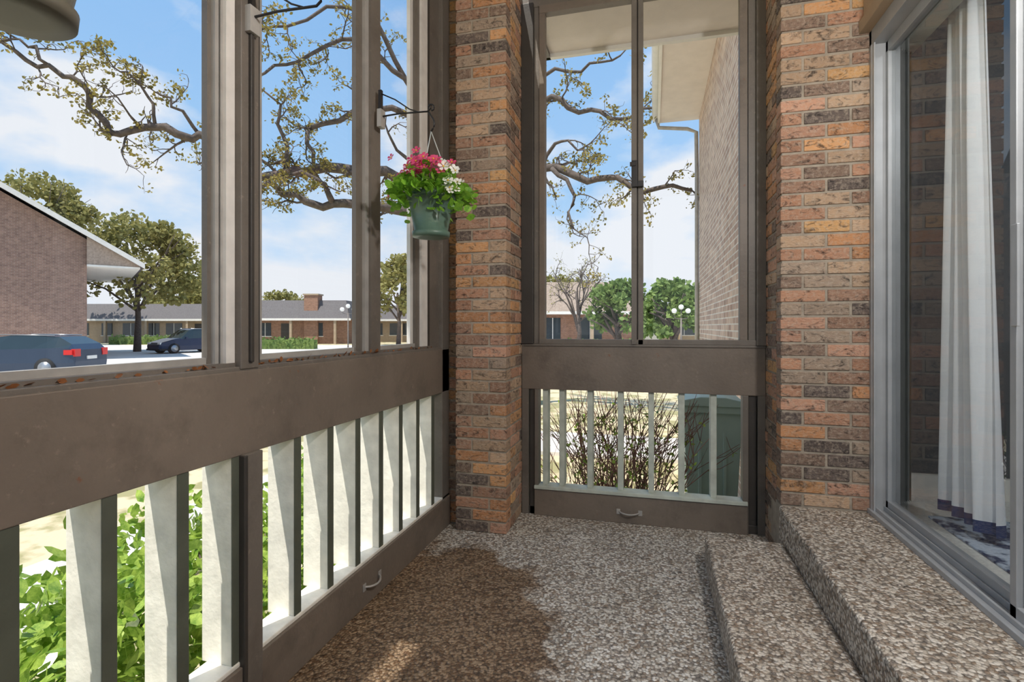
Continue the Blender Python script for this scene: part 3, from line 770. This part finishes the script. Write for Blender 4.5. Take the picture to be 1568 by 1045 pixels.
blob_tree('street_tree', 1030, 24, GZ, 1.7, 1.9, 1.7, 'treegreen', 4500, .24, 6)
blob_tree('street_tree', 885, 30, GZ, 3.2, 1.8, 2.0, 'treeleaf', 10, .1, 7, .16, True)
blob_tree('street_tree', 850, 75, GZ, 5.0, 6.0, 3.6, 'treeleaf', 3500, .5, 8)
blob_tree('street_tree', 430, 80, GZ, 3.5, 5.0, 3.0, 'treeleaf', 2500, .45, 9)

def bush(name, x0, x1, y0, y1, ztop, n, mat, size, seed, rag=.15):
    rg = random.Random(seed); mb = MB(name)
    for i in range(40):
        x, y = rg.uniform(x0, x1), rg.uniform(y0, y1)
        mb.tube([(x, y, GZ), (x+rg.gauss(0, .08), y+rg.gauss(0, .08), (GZ+ztop)/2), (x+rg.gauss(0, .1), y+rg.gauss(0, .1), ztop-.05)], [.012, .009, .004], 'bark', 5)
    for i in range(n):
        x, y = rg.uniform(x0, x1), rg.uniform(y0, y1)
        top = ztop+rag*math.sin(x*7+1.3)*math.cos(y*5)+rg.gauss(0, .05)
        z = top-abs(rg.gauss(0, .28))
        if z < GZ+.05: z = rg.uniform(GZ+.1, top)
        mb.leaf((x, y, z), size*rg.uniform(.6, 1.3), mat, rg, .5, Vector((rg.gauss(0, 1), rg.gauss(0, 1), rg.gauss(.4, .8))))
    mb.build()
bush('garden_shrub', -2.25, -1.50, .0, 3.3, .27, 9500, 'bush', .066, 3)
rg = random.Random(6); mb = MB('bare_twig_shrub')
for i in range(110):
    x, y = rg.uniform(-.55, .0), rg.uniform(4.05, 4.6)
    p = Vector((x, y, GZ)); d = Vector((rg.gauss(0, .25), rg.gauss(0, .2), 1)).normalized()
    pts = [p]
    for k in range(6):
        d = (d+Vector((rg.gauss(0, .18), rg.gauss(0, .1), 0))).normalized(); pts.append(pts[-1]+d*rg.uniform(.16, .26))
    mb.tube(pts, [.005, .0045, .004, .0035, .003, .0025, .002], 'twig', 4)
    for k in (2, 3, 4, 5):
        dd = (d+Vector((rg.gauss(0, .9), rg.gauss(0, .4), .1))).normalized(); mb.tube([pts[k], pts[k]+dd*.1, pts[k]+dd*.2+Vector((0, 0, .04))], [.003, .0025, .0015], 'twig', 4)
        for _ in range(2): mb.leaf(pts[k], .035, 'bush', rg, .6)
mb.build()
mb = MB('hedge', W)
rg = random.Random(12)
for (r0, r1, d) in ((-22, -15.5, 41), (-40, -30, 52), (3, 9, 34)):
    mb.box(r0, r1, d, d+.8, GZ, GZ+.75, 'treegreen')
    for i in range(900):
        mb.leaf((rg.uniform(r0, r1), d+rg.uniform(-.12, .8), rg.uniform(GZ+.05, GZ+.9)), .2, 'treegreen', rg, .7)
mb.build()

def bin_(cx, cy):
    mb = MB('trash_bin')
    w0, w1, zt = .19, .24, GZ+1.12
    v = []
    for w, z in ((w0, GZ+.06), (w1, zt)):
        v += [(cx-w, cy-w, z), (cx+w, cy-w, z), (cx+w, cy+w*1.1, z), (cx-w, cy+w*1.1, z)]
    mb.add(v, [(3, 2, 1, 0), (4, 5, 6, 7), (0, 1, 5, 4), (1, 2, 6, 5), (2, 3, 7, 6), (3, 0, 4, 7)], 'bin')
    mb.box(cx-w1-.02, cx+w1+.02, cy-w1-.03, cy+w1*1.1+.03, zt-.06, zt, 'bin')
    mb.prism([(cx-w1-.03, zt), (cx+w1+.03, zt), (cx+w1, zt+.05), (cx+.1, zt+.08), (cx-.1, zt+.08), (cx-w1, zt+.05)], cy-w1-.05, cy+w1*1.2, 'bin')
    mb.tube([(cx-w1, cy+w1*1.3, zt-.02), (cx+w1, cy+w1*1.3, zt-.02)], .018, 'bin', 8)
    for sx in (-1, 1): mb.tube([(cx+sx*.18, cy+.22, GZ+.1), (cx+sx*.23, cy+.22, GZ+.1)], .1, 'rubber', 20)
    for k in (-1, 0, 1): mb.box(cx+k*.1-.015, cx+k*.1+.015, cy-w0-.04, cy-w0, GZ+.2, zt-.1, 'bin')
    mb.build(bevel=.006)
bin_(.49, 5.0)

def car(name, cx, cd, ang, body, L=4.7, Wd=1.86, Ht=1.48):
    ca, sa = math.cos(ang), math.sin(ang)
    def tf(p):
        x, y, z = p
        return W((cx+x*ca-y*sa, cd+x*sa+y*ca, GZ+.02+z))
    mb = MB(name, tf); hw = Wd/2; zb = .22
    stn = [(-.50, .55, .56, .78, .7), (-.47, .70, .72, .9, .8), (-.30, .90, .94, 1, .88), (-.22, .95, 1.0, 1, .86), (-.07, .97, Ht-.06, 1, .72), (.02, .98, Ht, 1, .72), (.2, 1.0, Ht, 1, .72), (.36, 1.02, Ht-.05, 1, .70), (.46, 1.02, 1.15, .97, .78), (.495, .9, .95, .93, .85), (.50, .5, .55, .9, .85)]
    v = []
    for x, zbelt, zt, wl, wt in stn:
        X = x*L
        v += [(X, -hw*wl*.94, zb), (X, -hw*wl, .5), (X, -hw*wl*.97, zbelt), (X, -hw*wt, zt), (X, hw*wt, zt), (X, hw*wl*.97, zbelt), (X, hw*wl, .5), (X, hw*wl*.94, zb)]
    fb, fg = [], []
    for i in range(len(stn)-1):
        for k in range(7):
            q = (i*8+k, i*8+k+1, (i+1)*8+k+1, (i+1)*8+k)
            if (k in (2, 4) and 3 <= i <= 7) or (k == 3 and i in (3, 7)): fg.append(q)
            else: fb.append(q)
        fb.append((i*8+7, i*8, (i+1)*8, (i+1)*8+7))
    n = len(stn)-1
    fb += [tuple(range(8)), tuple(range(n*8+7, n*8-1, -1))]
    mb.add(v, fb, body, None, False); mb.add(v, fg, 'carglass', None, False)
    for wx in (-.31, .30):
        for sy in (-1, 1):
            mb.tube([(wx*L, sy*(hw-.22), .33), (wx*L, sy*(hw+.01), .33)], .34, 'rubber', 24)
            mb.tube([(wx*L, sy*(hw-.05), .33), (wx*L, sy*(hw+.02), .33)], .22, 'hub', 16)
    for sy in (-1, 1):
        mb.box(.465*L, .503*L, sy*hw*.92, sy*hw*.62, .72, .98, 'red')
        mb.box(.43*L, .49*L, sy*hw*.99, sy*hw*.85, .78, .95, 'red')
        mb.box(-.49*L, -.465*L, sy*hw*.85, sy*hw*.5, .6, .72, 'globe')
        mb.box(-.16*L, -.13*L, sy*hw*1.12, sy*hw*.97, .95, 1.08, body)
        mb.tube([(-.05*L, sy*hw*.72, Ht+.03), (.33*L, sy*hw*.72, Ht)], .02, 'hub', 6)
    mb.box(.49*L, .505*L, -.25, .25, .6, .72, 'white')
    mb.box(-.5*L, .5*L, -hw*.9, hw*.9, .2, .32, 'rubber')
    return mb.build()
car('car', -17.7, 19.0, .10, 'carblue', 4.6, 1.86, 1.46)
car('car', -22.2, 36.0, 1.05, 'cardark', 4.5, 1.85, 1.6)

def lamp_post(u, d, zt, g=.17):
    mb = MB('street_lamp', W); r = (u-784)/803*d; k2 = g/.17*.45
    mb.tube([(r, d, GZ), (r, d, GZ+.3), (r, d, zt-.3)], [.10, .05, .035], 'frame', 10)
    mb.tube([(r-k2, d, zt-.15), (r-k2*.9, d, zt-.3), (r, d, zt-.35), (r+k2*.9, d, zt-.3), (r+k2, d, zt-.15)], .02, 'frame', 8)
    for s_ in (-k2, 0, k2):
        zz = zt+(.25*g/.17 if s_ == 0 else 0)
        v = [(g*math.sin(math.pi*k/8), zz-g*math.cos(math.pi*k/8)) for k in range(1, 8)]
        mb.lathe(v, r+s_, d, 'globe', 14)
    mb.tube([(r, d, zt-.35), (r, d, zt+.1)], .02, 'frame', 8)
    mb.build()
lamp_post(533, 40, 2.5); lamp_post(1043, 22, 1.85, .11)

# ---------------------------------------------------------------- world, sun, camera
w = bpy.data.worlds.new('sky'); scene.world = w; w.use_nodes = True; nt = w.node_tree
bg = nt.nodes['Background']
tc = N(nt, 'ShaderNodeTexCoord'); sp = N(nt, 'ShaderNodeSeparateXYZ'); nt.links.new(tc.outputs['Generated'], sp.inputs[0])
sky = ramp(nt, [(0.0, (.64, .75, .86)), (.08, (.55, .70, .87)), (.25, (.34, .56, .84)), (.55, (.23, .45, .79)), (1, (.18, .38, .72))])
nt.links.new(sp.outputs['Z'], sky.inputs['Fac'])
mp = N(nt, 'ShaderNodeMapping'); mp.inputs['Scale'].default_value = (1, 1, 2.0); mp.inputs['Location'].default_value = (1.3, .7, .2)
nt.links.new(tc.outputs['Generated'], mp.inputs['Vector'])
cn = N(nt, 'ShaderNodeTexNoise'); cn.inputs['Scale'].default_value = 3.6; cn.inputs['Detail'].default_value = 10; cn.inputs['Roughness'].default_value = .52
nt.links.new(mp.outputs['Vector'], cn.inputs['Vector'])
sub = N(nt, 'ShaderNodeMath', operation='MULTIPLY_ADD'); sub.inputs[1].default_value = -.42; nt.links.new(sp.outputs['Z'], sub.inputs[0]); nt.links.new(cn.outputs['Fac'], sub.inputs[2])
cr = ramp(nt, [(.30, (0, 0, 0)), (.36, (.35, .35, .35)), (.46, (1, 1, 1))]); nt.links.new(sub.outputs[0], cr.inputs['Fac'])
mx = N(nt, 'ShaderNodeMix', data_type='RGBA'); nt.links.new(cr.outputs['Color'], mx.inputs[0]); nt.links.new(sky.outputs['Color'], mx.inputs[6]); mx.inputs[7].default_value = (.76, .79, .84, 1)
nt.links.new(mx.outputs[2], bg.inputs['Color']); bg.inputs['Strength'].default_value = 1.15

sl = bpy.data.lights.new('sun', 'SUN'); sl.energy = 5.5; sl.angle = .009; sl.color = (1, .95, .86)
so = bpy.data.objects.new('sun', sl); scene.collection.objects.link(so)
el = math.radians(66); dv = Vector((.42*math.cos(el), .907*math.cos(el), -math.sin(el)))
so.rotation_euler = dv.to_track_quat('-Z', 'Y').to_euler(); so.location = (-5, -10, 25)

cam = bpy.data.cameras.new('camera'); cam.sensor_width = 36; cam.lens = 803/1568*36; cam.shift_y = -.0143; cam.clip_start = .02; cam.clip_end = 500
co = bpy.data.objects.new('camera', cam); scene.collection.objects.link(co); co.location = (0, 0, H); co.rotation_euler = (math.pi/2, 0, TH)
scene.camera = co
scene.view_settings.view_transform = 'Standard'
